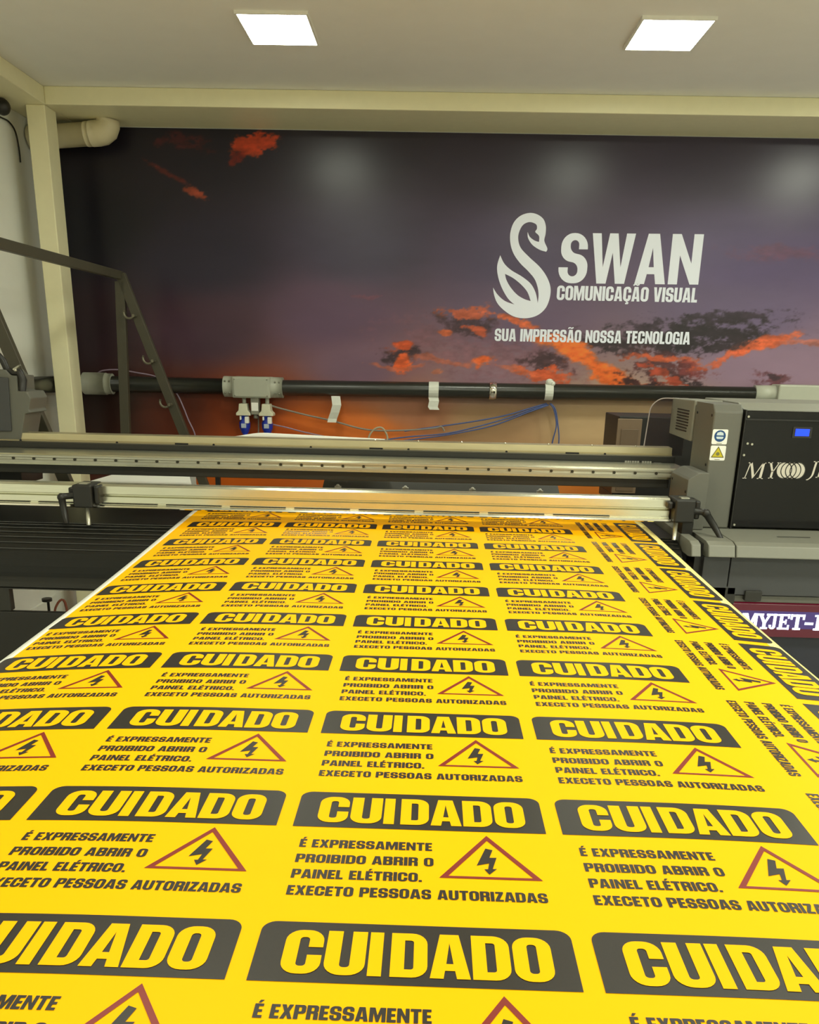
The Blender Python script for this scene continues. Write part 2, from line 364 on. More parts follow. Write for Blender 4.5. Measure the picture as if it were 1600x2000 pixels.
def warning_sign(place, label=None):
    """place(x, y, lift) -> point on the sheet"""
    b = MB(); R = .045; H = .265; vs = []
    ed = [R * (1 - math.cos(math.pi / 2 * i / 7)) for i in range(8)]
    XS = ed + [R + (BW - 2 * R) * i / 22 for i in range(1, 22)] + [BW - e for e in ed[::-1]]; NX = len(XS) - 1
    for k in range(NX + 1):
        x = XS[k]; d = min(x, BW - x)
        vs.append((x, 0)); vs.append((x, H / 2))
        vs.append((x, H - (R - math.sqrt(max(0, R * R - (R - d) ** 2)) if d < R else 0)))
    fs = []
    for k in range(NX):
        fs += [(k * 3, k * 3 + 3, k * 3 + 4, k * 3 + 1), (k * 3 + 1, k * 3 + 4, k * 3 + 5, k * 3 + 2)]
    # fine slices at the rounded corners
    b.add([place(x, y, .0005) for x, y in vs], fs, 0)
    sign = b.build('warning_sign', M_INK, root)
    lt = MB()
    for v, t in T_HEAD: lt.add([place(x, y, .0010) for x, y in v], t, 0)
    lt.build('header_lettering', M_YELLOW, sign)
    ms = MB()
    for v, t in T_MSG: ms.add([place(x, y, .0005) for x, y in v], t, 0)
    ms.build('message_lettering', M_INK, sign)
    tr = MB()
    for v, t in T_TRI: tr.add([place(x, y, .0005) for x, y in v], t, 0)
    for v, t in T_BOLT: tr.add([place(x, y, .0005) for x, y in v], t, 1)
    tr.build('warning_triangle', [M_RED, M_INK], sign)
for row in range(0, 10):
    for c in range(4):
        if row == 0 and c == 0: pass
        warning_sign(lambda x, y, l, c=c, row=row: sheet(c + x, row * PV + y, l))
for i in range(-1, 6):                # the column turned sideways along the right edge
    warning_sign(lambda x, y, l, i=i: sheet(4.4814 + y, 6.3112 - i * 1.0063 - x, l))

# ------------------------------------------------------------------ printer
P = thing('large_format_printer', (-.3, 2.9, 0), 'large grey and black wide format printer with aluminium beam, spanning the room below the mural', 'printer')
XB0, XB1 = -2.06, .86
# platen with rounded front
prof = [(3.02, .934), (2.62, .934)] + [(2.62 - .13 * math.sin(a), .804 + .13 * math.cos(a)) for a in [math.radians(k) for k in range(9, 91, 9)]] + [(2.49, .79), (2.56, .79), (3.02, .86)]
MB().extrude(prof, XB0, .765).build('platen', M_BLACKG, P, smooth=False)
rg = MB()
for k in range(7):
    a = math.radians(4 + k * 9); rg.tube([(XB0, 2.62 - .131 * math.sin(a), .804 + .131 * math.cos(a)), (.76, 2.62 - .131 * math.sin(a), .804 + .131 * math.cos(a))], .0016, 6)
rg.build('platen_ridge', mat('streaky black edge', (46, 45, 40), .35, var=.6, scale=6, stretch=(1, 6, 6)), P)  # ridges in a paler, streaky black than the platen
# front frame with the opening
MB().box(XB0, .93, 2.50, 2.53, .750, .815).box(XB0, -1.288, 2.50, 2.53, .675, .750).build('front_rail', M_DARK, P, .004)
MB().box(XB0, .93, 2.50, 2.52, .30, .675).build('lower_rail', M_BLACK, P, .004)
for x in (-1.75, 1.55):
    MB().box(x - .08, x + .08, 2.66, 2.95, 0, .90).build('leg', M_DARK, P, .005)
# clamp bar across the sheet
nb = lambda l: [(y - .18, CAM_Z - (CAM_Z - z) * 2.62 / 2.80) for y, z in l]
bp = [(2.84, .957), (2.802, .957), (2.795, .960), (2.795, .966), (2.800, .967), (2.800, .970), (2.801, .971), (2.801, .989), (2.811, .9925), (2.811, .995), (2.801, .999), (2.801, 1.024), (2.813, 1.0295), (2.84, 1.031)]
MB().extrude(nb(bp), XB0, .737).build('clamp_bar', M_ALU, P)
MB().extrude(nb([(2.835, .954), (2.788, .954), (2.786, .957), (2.788, .963), (2.80, .966), (2.835, .966)]), XB0, .742).build('clamp_bar_lip', M_CHROME, P)
sl = MB()
for k in range(14):
    x0 = -2.03 + k * .2
    if x0 < .5: sl.box(x0 + .012, x0 + .185, 2.6155, 2.6175, .9980, 1.0005)
sl.build('clamp_bar_slot', M_BLACK, P)
def clamp(x, flip):
    c = MB(); c.box(x - .030, x + .030, 2.575, 2.67, .990, 1.060); c.box(x + .032, x + .048, 2.585, 2.665, 1.000, 1.056); c.box(x - .048, x - .032, 2.59, 2.66, 1.028, 1.050)
    c = c.build('bar_clamp', M_BLACK, P, .005)
    s = 1 if flip else -1
    p = (x + s * .062, 2.572, 1.022)
    h = MB(); h.tube([(x + s * .03, 2.585, 1.026), (x + s * .066, 2.572, 1.024)], .010, 10)
    h.tube([p, (p[0] + (.026 if flip else .008), 2.562, .985), (p[0] + (.052 if flip else .016), 2.555, .945)], [.011, .010, .007], 10); h.sphere(p, .013, 12, 8)
    h.build('lever', M_BLACK, c)
    xp = x + (.008 if not flip else -.020)
    MB().tube([(xp, 2.588, .994), (xp, 2.588, .936)], .0065, 12).build('threaded_pin', M_STEEL, c)
    MB().box(x - .012, x + .014, 2.59, 2.62, 1.060, 1.064).build('bolt_head', M_STEEL, c, .001)
clamp(-1.062, False); clamp(.772, True)
MB().box(.775, .81, 2.60, 2.65, .86, .99).build('bar_bracket', M_BLACK, P, .003)
# gantry: aluminium beam, guide rail, dark skirt, back rail
gb = MB().extrude([(2.882, 1.083), (2.882, 1.112), (2.888, 1.116), (3.05, 1.116), (3.05, 1.083)], XB0, .856).build('gantry_beam', M_ALU, P)
MB().extrude([(2.868, 1.089), (2.868, 1.096), (2.872, 1.098), (2.872, 1.104), (2.868, 1.106), (2.868, 1.112), (2.882, 1.112), (2.882, 1.089)], XB0, .83).build('guide_rail', M_STEEL, gb)
for k in range(41):
    x = -2.03 + k * .0695
    if x < .81: MB().tube([(x, 2.8725, 1.1008), (x, 2.8685, 1.1008)], .0048, 12).build('rail_screw', mat('dark screw socket', (70, 68, 58), .35, metal=.8), gb)
MB().box(XB0, .80, 2.884, 2.889, 1.080, 1.087).build('beam_lower_edge', M_ALU, gb)
MB().box(XB0, .80, 2.889, 3.04, 1.050, 1.082).build('beam_skirt', M_DARK, gb, .002)
MB().box(XB0, .86, 3.06, 3.09, 1.09, 1.136).build('gap_strip', M_BLACK, P)  # black strip filling the gap between beam and back rail
br = MB().extrude([(3.10, 1.131), (3.096, 1.133), (3.096, 1.139), (3.102, 1.142), (3.104, 1.163), (3.16, 1.164), (3.16, 1.131)], XB0, .858).build('back_rail', M_ALU_D, P)
ns = MB()
for k in range(9):
    x = -1.62 + k * .70 / 2
    if x < .8:
        if k % 2 == 0: ns.box(x, x + .048, 3.0945, 3.097, 1.1335, 1.141)
    for xx in (x + .14,):
        if xx < .8: ns.tube([(xx, 3.097, 1.1375), (xx, 3.0945, 1.1375)], .0042, 10)
ns.build('rail_slot', M_BLACK, br)
sc = MB()
for k in range(7): sc.sphere((-.2 + k * .155, 3.11, 1.166), .0035, 8, 6)
sc.build('rail_rivet', M_CHROME, br)
tg = MB()
for k, (x0, x1) in enumerate(((.685, .692), (.694, .701), (.703, .707), (.710, .717), (.719, .726), (.728, .735), (.745, .752), (.754, .761), (.763, .770), (.772, .778), (.786, .812))):
    tg.box(x0, x1, 3.0585, 3.0600, 1.113, 1.120 if k < 10 else 1.1155)
tg.build('caution_strip', M_SMALL, P)
# rear feed plate with bright catches
fp = MB().extrude([(3.20, .928), (3.36, .987), (3.372, .983), (3.22, .920)], -.415, .50).build('feed_plate', mat('grey anthracite plate', (70, 72, 70), .4, var=.08, scale=20), P)
for px_, py_ in ((660, 950), (792, 953), (923, 956), (1055, 959)):
    a = at(px_, py_, 3.29)
    MB().box(a.x - .012, a.x + .012, a.y - .006, a.y + .010, a.z - .008, a.z + .001).sphere((a.x, a.y, a.z + .002), .0075, 8, 6).build('catch', M_WHITE, fp)
# printer head housing on the right
hz0, hz1 = .955, 1.312
ph = MB().extrude([(2.70, hz0), (2.70, hz1), (2.722, 1.334), (2.89, 1.334), (2.89, hz0)], .862, .950).build('head_housing', M_GREY, P, .004)
MB().extrude([(2.90, 1.205), (2.90, 1.337), (3.17, 1.332), (3.17, 1.21)], .857, .95).build('vent_box', M_GREY_L, P, .004)
vt = MB()
for k in range(8):
    z = 1.300 - k * .0095
    vt.box(.8552, .8575, 2.945 + (k > 5) * .01, 3.085, z - .0022, z + .0018)
vt.build('vent_grille', M_BLACK, P)
MB().extrude([(.797, hz0), (.797, 1.108), (.803, 1.114), (.826, 1.128), (.834, 1.130), (.860, 1.130), (.860, hz0)], 2.665, 2.86, 'y').build('side_cover', M_GREY, P, .004)
for y_, z_ in ((2.68, 1.02), (2.68, 1.07), (2.84, 1.09), (2.84, 1.03)): MB().tube([(.798, y_, z_), (.795, y_, z_)], .004, 10).build('cover_screw', M_BLACK, P)
for y_, z_ in ((2.72, 1.30), (2.87, 1.30), (2.72, 1.15)): MB().tube([(.863, y_, z_), (.860, y_, z_)], .004, 10).build('cover_screw', M_BLACK, P)
def sticker(z0, kind):
    s = MB(); x0, x1 = .864, .911; y = 2.6995
    s.shape([(rp([(x0, z0, .004), (x1, z0, .004), (x1, z0 + .045, .004), (x0, z0 + .045, .004)]), [])], lambda a, b: (a, y, b), 0)
    cx, cz = (x0 + x1) / 2, z0 + .025
    circ = lambda r, ox=0, oz=0, n=28: [(cx + ox + r * math.cos(2 * math.pi * k / n), cz + oz + r * math.sin(2 * math.pi * k / n)) for k in range(n)]
    if kind == 'mask':
        s.shape([(circ(.0175), [])], lambda a, b: (a, y - .0004, b), 1)
        s.shape([([(cx - .011, cz + .002), (cx + .011, cz + .002), (cx + .009, cz + .010), (cx, cz + .013), (cx - .009, cz + .010)], []), (rp([(cx - .010, cz - .009, .004), (cx + .010, cz - .009, .004), (cx + .011, cz - .002), (cx - .011, cz - .002)]), [])], lambda a, b: (a, y - .0008, b), 2)
    else:
        s.shape([([(cx - .020, cz - .016), (cx + .020, cz - .016), (cx, cz + .018)], [[(cx - .0165, cz - .014), (cx + .0165, cz - .014), (cx, cz + .0142)]])], lambda a, b: (a, y - .0008, b), 2)
        s.shape([([(cx - .019, cz - .0155), (cx + .019, cz - .0155), (cx, cz + .017)], [])], lambda a, b: (a, y - .0004, b), 1)
        s.shape([(circ(.0055, 0, -.005, 12), [])], lambda a, b: (a, y - .0009, b), 3)
    s.shape([([(cx - .008, z0 + .002), (cx + .008, z0 + .002), (cx + .008, z0 + .0035), (cx - .008, z0 + .0035)], [])], lambda a, b: (a, y - .0004, b), 3)
    o = s.build('safety_sticker', [mat('white sticker', (226, 228, 222), .45)] + ([mat('sticker blue', (14, 66, 120), .45), mat('sticker icon white', (190, 206, 214), .45)] if kind == 'mask' else [mat('sticker yellow', (190, 176, 30), .45), mat('sticker dark yellow', (90, 86, 20), .5)]) + [mat('sticker grey', (110, 110, 60), .5)], ph)
    o['label'] = 'blue mandatory protection sticker' if kind == 'mask' else 'yellow triangle hazard sticker'
sticker(1.215, 'mask'); sticker(1.166, 'tri')
# hood and smoked door
MB().extrude([(2.72, 1.320), (2.78, 1.338), (3.12, 1.338), (3.12, hz0), (2.78, hz0), (2.72, 1.30)], .956, 2.2).build('hood', M_GREY_L, P, .003)
dr = MB().box(.956, 2.2, 2.695, 2.715, hz0 + .005, 1.318).build('smoked_door', M_GLASSD, P, .003)
df = MB(); df.box(.9545, .9575, 2.692, 2.716, hz0, 1.32); df.box(.956, 2.2, 2.690, 2.716, 1.290, 1.294); df.build('door_frame', M_BLACK, dr)
for x_, z_ in ((.964, 1.300), (.972, 1.22), (.986, 1.218), (.966, 1.185), (.966, .968)): MB().tube([(x_, 2.696, z_), (x_, 2.691, z_)], .0035, 10).build('door_screw', M_STEEL, dr)
MB().box(1.112, 1.154, 2.6915, 2.6955, 1.246, 1.267).build('display_screen', mat('blue display', (20, 60, 255), .3, emit=(12, 50, 255), strength=1.6), dr)
MB().box(1.104, 1.162, 2.6925, 2.696, 1.240, 1.273).build('display_bezel', M_BLACK, dr)
lg = MB(); zb = 1.113; ch = .050; fL = lambda a, b: (a, 2.6944, b)
lg.shape(text('M', .975, 1.030, zb, ch, THIN, shear=.16), fL); lg.shape(text('Y', 1.038, 1.078, zb + .002, ch, THIN, shear=.16), fL)
lg.shape(text('J', 1.171, 1.192, zb + .008, ch, THIN, shear=.16), fL); lg.shape(text('E', 1.196, 1.232, zb + .008, ch, THIN, shear=.16), fL); lg.shape(text('T', 1.238, 1.274, zb + .008, ch, SLAB, shear=.16), fL)
for k, cx in enumerate((1.096, 1.110, 1.124, 1.138)):
    cz = zb + .028
    el = lambda r: [(cx + r * .92 * math.cos(2 * math.pi * i / 40), cz + r * math.sin(2 * math.pi * i / 40)) for i in range(40)]
    if k in (0, 1, 2, 3): lg.shape([(el(.0265), [])], lambda a, b, k=k: (a, 2.6944 - .00006 * k, b))
    lg.shape([(el(.0268), [el(.0238)])], lambda a, b: (a, 2.6938, b), 1)
lg.build('door_logo', [M_LOGO, M_BLACK], dr)
# base of the right end: light shoulder, dark lower door, latch
def base(x0, x1, name):
    MB().extrude([(2.94, .955), (2.50, .952), (2.475, .945), (2.462, .912), (2.50, .905), (2.94, .905)], x0, x1).build(name, M_GREY_L, P, .003)
base(.772, .800, 'end_plate'); base(.822, .900, 'shoulder'); base(.903, 2.2, 'shoulder')
MB().box(.80, .822, 2.52, 2.94, .60, .940).build('seam_plate', M_BLACK, P)
MB().box(.822, .900, 2.50, 2.94, .766, .905).build('lower_panel', M_GREY_D, P, .002)
MB().box(.903, 2.2, 2.50, 2.94, .790, .905).build('lower_door', M_GREY_D, P, .002)
MB().box(.903, 2.2, 2.508, 2.94, .766, .787).build('lower_panel', M_GREY, P, .002)
MB().box(.955, 1.005, 2.49, 2.52, .775, .805).build('door_latch', M_DARK, P, .002)
MB().box(1.06, 1.16, 2.58, 2.584, .9545, .9552).build('shoulder_slot', M_BLACK, P)
MB().box(.80, 2.2, 2.52, 2.94, .30, .660).build('lower_body', mat('navy grey body', (36, 38, 50), .5), P, .003)
ls = MB().box(.80, 2.2, 2.50, 2.60, .660, .764).build('led_sign', mat('led matrix', (40, 10, 20), .3, emit=(120, 22, 44), strength=.5), P, .002)
lw = MB()
MB().box(.80, 2.2, 2.4992, 2.50, .688, .742).build('lit_strip', mat('violet led strip', (30, 20, 50), .3, emit=(96, 74, 150), strength=.55), ls)
def fit_sign(a, b):
    return (a, 2.4985, b)
p0 = at(1452, 1226, 2.5); p1 = at(1610, 1232, 2.5)
zz = (at(1520, 1229, 2.5).z); hh = at(1520, 1199, 2.5).z - zz
for ch_, x0, x1 in (('M', 1448, 1481), ('Y', 1478, 1507), ('J', 1502, 1518), ('E', 1519, 1542), ('T', 1543, 1571), ('-', 1572, 1589), ('I', 1590, 1606)):
    a = at(x0, 1215, 2.5).x; b = at(x1, 1215, 2.5).x
    lw.shape(text(ch_, a, b, zz, hh, SLAB), fit_sign)
lw.build('sign_lettering', mat('white led pixels', (240, 240, 255), .3, emit=(205, 218, 255), strength=2.4), ls)
# roller end plates at the right of the platen
# left end housing
k31 = lambda px, py: (lambda v: (v.x, v.z))(at(px, py, 3.10))
lh = MB().extrude([k31(-70, 722), k31(10, 722), k31(20, 733), k31(32, 734), k31(34, 764), k31(52, 765), k31(60, 778), k31(56, 800), k31(60, 806), k31(48, 809), k31(47, 818), k31(43, 842), k31(36, 900), k31(-70, 900)], 3.10, 3.24, 'y').build('left_housing', M_GREY, P, .003)
MB().extrude([k31(-70, 730), k31(17, 738), k31(24, 842), k31(-70, 842)], 3.092, 3.10, 'y').build('left_cover', M_GREY_D, lh, .002)
MB().extrude([k31(-70, 880), k31(50, 895), k31(52, 945), k31(-70, 945)], 3.06, 3.24, 'y').build('left_foot', M_BLACK, P, .003)
cb = [at(px, py, 3.12) for px, py in ((-6, 690), (6, 705), (14, 722), (26, 728), (38, 727), (44, 742), (42, 764))]
MB().tube(cb, [.010, .012, .012, .013, .014, .016, .014], 10).build('cable_hose', M_BLACK, lh)
MB().tube([at(26, 722, 3.11), at(40, 713, 3.11)], .004, 8).sphere(at(30, 723, 3.105), .006, 10, 8).build('hose_clip', M_STEEL, lh)
# clear guard
a = at(1257, 872, 3.16); b = at(1312, 778, 3.16)
gd = rp([(a.x, a.z - .03), (b.x + .06, a.z - .03), (b.x + .06, b.z), (a.x + .012, b.z, .05)], 8)
MB().extrude(gd, 3.16, 3.164, 'y').build('clear_guard', mat('smoky acrylic', (60, 50, 54), .1, alpha=.35), P)
eg = MB(); eg.tube([(q[0], 3.16, q[1]) for q in gd[2:]] + [(a.x, 3.16, a.z - .03)], .0022, 6)
eg.build('guard_edge', mat('acrylic edge', (150, 140, 136), .3), P)

# ------------------------------------------------------------------ things behind the printer
# white vinyl standing curled behind the beam
t = MB(); pts = []
for k in range(25):
    s = k / 24; x = -.775 + .60 * s
    z = 1.150 + .022 * (sm(s / .25) * (1 - .75 * s))
    pts.append((x, z))
vs = []; NB = 6
for x, z in pts:
    for j in range(NB + 1):
        q = j / NB; vs.append((x, 3.28 + .10 * q * q, z - .12 * q))
fs = [(i * (NB + 1) + j, i * (NB + 1) + j + 1, (i + 1) * (NB + 1) + j + 1, (i + 1) * (NB + 1) + j) for i in range(len(pts) - 1) for j in range(NB)]
o = t.add(vs, fs, 0, True).build('vinyl_offcut', M_WHITE)
so = o.modifiers.new('thickness', 'SOLIDIFY'); so.thickness = .002
tag(o, 'curved white vinyl edge rising behind the printer beam below the two blue plugs', 'vinyl offcut')
a0, a1, a2, a3 = at(150, 947, 3.3), at(240, 921, 3.6), at(368, 921, 3.6), at(376, 952, 3.3)
t = MB(); t.add([a0, a3, a2, a1], [(0, 1, 2, 3)]); t.add([a0 - Vector((0, 0, .006)), a3 - Vector((0, 0, .006)), a2 - Vector((0, 0, .006)), a1 - Vector((0, 0, .006))], [(3, 2, 1, 0)])
t.add([a0, a3, a2, a1] + [p_ - Vector((0, 0, .006)) for p_ in (a0, a3, a2, a1)], [(0, 4, 5, 1), (1, 5, 6, 2), (2, 6, 7, 3), (3, 7, 4, 0)])
tag(t.build('white_sheet', M_WHITE), 'white sheet lying behind the printer, seen under the beam near the left clamp', 'sheet')

# trestle of square tube
tr = thing('steel_trestle', (-1.6, 4.0, 0), 'dark olive steel A-frame trestle with a long top bar, left of the mural', 'trestle')
MB().beam((-1.60, 2.3, 1.816), (-1.597, 4.62, 1.816), .030, .040, ax=(0, 0, 1)).build('top_bar', M_TRESTLE, tr, .002)
def leg(top, low, yy, wd=.048):
    d = low - top; k = (0 - top.z) / d.z; MB().beam(top, top + d * k, wd, .03).build('leg', M_TRESTLE, tr, .002)
leg(at(235, 550, 4.6), at(246, 843, 4.6), 4.6); leg(at(236, 536, 4.6), at(358, 843, 4.6), 4.6)
nl0 = at(-8, 622, 3.4); nl1 = at(85, 838, 3.4); d = nl1 - nl0; k = (1.80 - nl0.z) / d.z
leg(nl0 + d * k, nl1, 3.4, .05); leg(nl0 + d * k, nl0 + d * k + Vector((-.04, 0, -1)), 3.4)
for px, py in ((255, 612), (292, 700), (325, 785)):
    p = at(px, py, 4.585); h = MB()
    arc = [(p.x + .026 * math.cos(a), 4.56, p.z + .026 * math.sin(a)) for a in [math.radians(150 + 24 * i) for i in range(8)]]
    h.tube(arc, .006, 8); h.tube([(p.x + .024, 4.60, p.z - .012), (p.x + .024, 4.55, p.z - .012)], .008, 8); h.build('hook', mat('dull hook steel', (120, 116, 98), .4, metal=.5), tr)

# ------------------------------------------------------------------ mural
MX0, MX1, MZ0, MZ1, MY = -2.085, 3.29, .02, 2.563, 4.992
def noise2(x, y, seed):
    rs = np.random.RandomState(seed); T = rs.rand(256, 256)
    xi = np.floor(x).astype(int); yi = np.floor(y).astype(int); fx = x - xi; fy = y - yi
    fx = fx * fx * (3 - 2 * fx); fy = fy * fy * (3 - 2 * fy)
    g = lambda a, b: T[a % 256, b % 256]
    return (g(xi, yi) * (1 - fx) + g(xi + 1, yi) * fx) * (1 - fy) + (g(xi, yi + 1) * (1 - fx) + g(xi + 1, yi + 1) * fx) * fy
def fbm(x, y, seed, o=6):
    s = 0; a = .5; tot = 0
    for i in range(o): s = s + a * noise2(x * 2 ** i + 17 * i, y * 2 ** i + 31 * i, seed + i); tot += a; a *= .55
    return s / tot
NXM, NZM = 1000, 470
gx, gz = np.meshgrid(np.linspace(MX0, MX1, NXM), np.linspace(MZ0, MZ1, NZM))
R3 = np.array(ROT); dx = np.stack([gx, np.full_like(gx, MY), gz - CAM_Z], -1) @ R3
px = 800 + F_PX * dx[..., 0] / dx[..., 1]; py = 1236 - F_PX * dx[..., 2] / dx[..., 1]
anchors = [(150, 260, 40, 34, 40), (150, 450, 26, 24, 32), (150, 650, 52, 32, 38), (200, 800, 44, 20, 18), (400, 300, 46, 40, 48), (400, 500, 48, 42, 56), (400, 650, 80, 54, 62), (330, 800, 92, 42, 28),
           (700, 280, 62, 56, 62), (700, 480, 70, 62, 76), (650, 620, 104, 78, 90), (700, 720, 124, 94, 100), (480, 790, 136, 62, 32), (620, 830, 214, 110, 44), (720, 845, 220, 118, 50), (560, 860, 190, 84, 30), (800, 800, 172, 116, 86),
           (1000, 300, 70, 62, 70), (1000, 500, 88, 76, 92), (1000, 620, 112, 92, 104), (950, 740, 146, 114, 112), (950, 820, 170, 136, 100), (1400, 300, 76, 66, 76), (1450, 500, 100, 84, 108), (1450, 620, 112, 96, 112), (1500, 720, 150, 122, 126), (1150, 830, 184, 156, 118),
           (1600, 300, 74, 66, 78), (1700, 500, 100, 86, 108), (1700, 700, 146, 118, 122), (1300, 840, 186, 158, 120), (1700, 850, 180, 150, 116), (450, 950, 190, 90, 24), (800, 960, 190, 100, 40), (1200, 960, 206, 120, 50), (150, 950, 80, 40, 30), (500, 1200, 150, 80, 40), (1200, 1200, 150, 90, 50)]
num = np.zeros(px.shape + (3,)); den = np.zeros(px.shape)
for ax_, ay_, *c in anchors:
    wgt = 1.0 / (((px - ax_) / 150) ** 2 + ((py - ay_) / 85) ** 2 + .05) ** 2
    num += wgt[..., None] * np.array(c, float); den += wgt
colr = num / den[..., None]
warpx = (fbm(px / 60, py / 40, 3) - .5) * 60; warpy = (fbm(px / 60, py / 40, 9) - .5) * 34
fine = fbm(px / 22, py / 11, 21, 7); hf = fbm(px / 7, py / 4, 77, 5); tex = fbm(px / 16, py / 7, 55, 6); broad = fbm(px / 90, py / 34, 40, 5)
colr *= (np.clip(.82 + (py - 250) / 450 * .22, .8, 1.12) * (1 + .10 * (broad - .5)))[..., None]
tint = np.clip((800 - py) / 60, 0, 1)[..., None]; colr *= 1 + tint * np.array([-.01, -.015, .14])
def cloud(cx, cy, rx, ry, ang, c, k=1.0, na=.9, lo=.30, hi=.58, wp=1.0):
    global colr
    hi = hi + (.10 if c[0] > 150 else .20); lo = lo - .04
    a = math.radians(ang); X = px + warpx * wp - cx; Y = py + warpy * wp - cy
    u = (X * math.cos(a) + Y * math.sin(a)) / rx; v = (-X * math.sin(a) + Y * math.cos(a)) / ry
    en = np.exp(-.35 * (u * u + v * v)); g = np.exp(-(u * u + v * v)) + ((fine - .5) * 1.5 + (hf - .5) * .9) * na * en
    t = np.clip((g - lo) / (hi - lo), 0, 1); t = (t * t * (3 - 2 * t) * k)[..., None]
    colr = colr * (1 - t) + np.array(c, float) * (np.array([1.03, 1.12, 1.0]) if c[0] > 150 else np.array([.92, .84, .95])) * (1 + .7 * (tex - .5))[..., None] * t
# upper left glowing wisps
cloud(505, 280, 52, 24, -14, (196, 62, 36), .95, .7, .34, .5); cloud(462, 308, 18, 12, -20, (150, 50, 34), .8, .8)
cloud(350, 272, 70, 20, 8, (112, 46, 44), .6, 1.2, .4, .8); cloud(340, 346, 80, 7, 31, (140, 56, 44), .7, .8, .4, .8, .3); cloud(385, 378, 24, 9, 12, (180, 70, 50), .8, 1.0)
# faint pink streaks
cloud(1520, 495, 120, 14, 4, (140, 84, 92), .45, .8, .2, .9); cloud(720, 575, 40, 5, 4, (150, 90, 96), .5, .8)
cloud(960, 690, 220, 60, 8, (150, 104, 104), .5, 1.0, .2, .9)
# left small clouds
cloud(785, 690, 38, 16, -8, (66, 48, 52), .9, 1.2); cloud(782, 678, 26, 10, -16, (214, 78, 40), .95, .8); cloud(790, 708, 15, 18, 20, (230, 86, 42), .95, .9)
cloud(770, 716, 60, 4, -2, (196, 92, 74), .7, .8); cloud(860, 728, 13, 7, -4, (214, 110, 84), .7, 1.0)
# cloud left of the slogan
cloud(910, 634, 55, 26, 8, (72, 54, 60), .85, 1.2); cloud(915, 608, 48, 14, -4, (206, 88, 62), .85, 1.3); cloud(868, 655, 16, 6, 0, (220, 96, 60), .9, .8); cloud(930, 648, 28, 6, 16, (212, 84, 52), .8, 1.0)
cloud(1010, 625, 45, 8, 17, (222, 92, 52), .85, .9); cloud(945, 705, 34, 11, -20, (232, 92, 44), .95, .7); cloud(880, 706, 80, 6, 7, (200, 92, 70), .6, 1.0)
cloud(1066, 712, 46, 20, 8, (70, 48, 50), .8, 1.3); cloud(1060, 732, 48, 14, 6, (226, 86, 48), .85, 1.3); cloud(1010, 725, 40, 8, 8, (206, 96, 70), .6, 1.2)
# big dark cloud and its burning edge
cloud(1350, 655, 175, 36, -3, (48, 40, 44), 1.0, 1.1); cloud(1420, 616, 90, 12, -4, (58, 48, 56), .9, 1.2); cloud(1255, 634, 50, 9, -6, (64, 52, 60), .8, 1.2)
cloud(1190, 672, 90, 18, 12, (56, 44, 46), .9, 1.3)
cloud(1110, 682, 75, 22, 24, (246, 108, 46), 1.0, .5); cloud(1180, 724, 95, 22, 26, (244, 102, 44), 1.0, .5); cloud(1262, 752, 46, 12, 18, (232, 88, 42), .9, 1.1)
cloud(1290, 716, 75, 34, 14, (92, 52, 50), .85, 1.5); cloud(1240, 744, 46, 15, 22, (52, 36, 40), .85, 1.5); cloud(1345, 752, 60, 14, 16, (56, 44, 46), .9, 1.3)
cloud(1290, 700, 80, 8, 2, (226, 92, 56), .8, 1.2); cloud(1300, 738, 60, 10, 26, (206, 74, 50), .75, 1.6); cloud(1350, 720, 36, 14, 10, (140, 66, 58), .7, 1.6)
cloud(1490, 672, 80, 13, -16, (226, 92, 58), .95, .6); cloud(1420, 700, 50, 9, -20, (224, 90, 58), .8, 1.2); cloud(1580, 676, 60, 6, 4, (196, 96, 84), .7, 1.0); cloud(1410, 676, 60, 18, -12, (52, 42, 46), .9, 1.2)
cloud(1505, 742, 34, 12, 6, (112, 60, 62), .8, 1.5); cloud(1500, 740, 20, 5, 0, (60, 44, 50), .8, 1.2)
MUR_GAIN = 0.80
c01 = np.clip(colr / 255, 0, 1); lincol = np.where(c01 <= .04045, c01 / 12.92, ((c01 + .055) / 1.055) ** 2.4) * MUR_GAIN
mural = thing('wall_mural', (0, MY, 0), 'wall-wide printed mural of a dark purple and orange sunset sky with white swan logo', 'mural')
me = bpy.data.meshes.new('sunset_print')
vv = np.stack([gx, np.zeros_like(gx), gz], -1).reshape(-1, 3)
idx = np.arange(NXM * NZM).reshape(NZM, NXM)
q = np.stack([idx[:-1, :-1], idx[:-1, 1:], idx[1:, 1:], idx[1:, :-1]], -1).reshape(-1, 4)
me.vertices.add(len(vv)); me.vertices.foreach_set('co', vv.ravel())
me.loops.add(q.size); me.loops.foreach_set('vertex_index', q.ravel().astype(np.int32))
me.polygons.add(len(q)); me.polygons.foreach_set('loop_start', np.arange(0, q.size, 4, dtype=np.int32))
me.update(calc_edges=True)
at_ = me.color_attributes.new('sky', 'FLOAT_COLOR', 'POINT')
at_.data.foreach_set('color', np.concatenate([lincol.reshape(-1, 3), np.ones((len(vv), 1))], 1).astype(np.float32).ravel())
MM = mat('printed mural vinyl', (128, 128, 128), .30, spec=.36, var=.02)
nt = MM.node_tree; ca = nt.nodes.new('ShaderNodeVertexColor'); ca.layer_name = 'sky'
nt.links.new(ca.outputs[0], nt.nodes['Principled BSDF'].inputs['Base Color'])
me.materials.append(MM)
mo = bpy.data.objects.new('sunset_print', me); COL.objects.link(mo); mo.parent = mural
MB().box(MX0, MX1, MY + .001, MY + .007, MZ0, MZ1).build('backing_board', M_WHITE, mural)
M_LOGOW = mat('white mural lettering', (228, 232, 244), .5, var=.01)
def wall_pt(pxx, pyy): v = at(pxx, pyy, MY - .001); return v
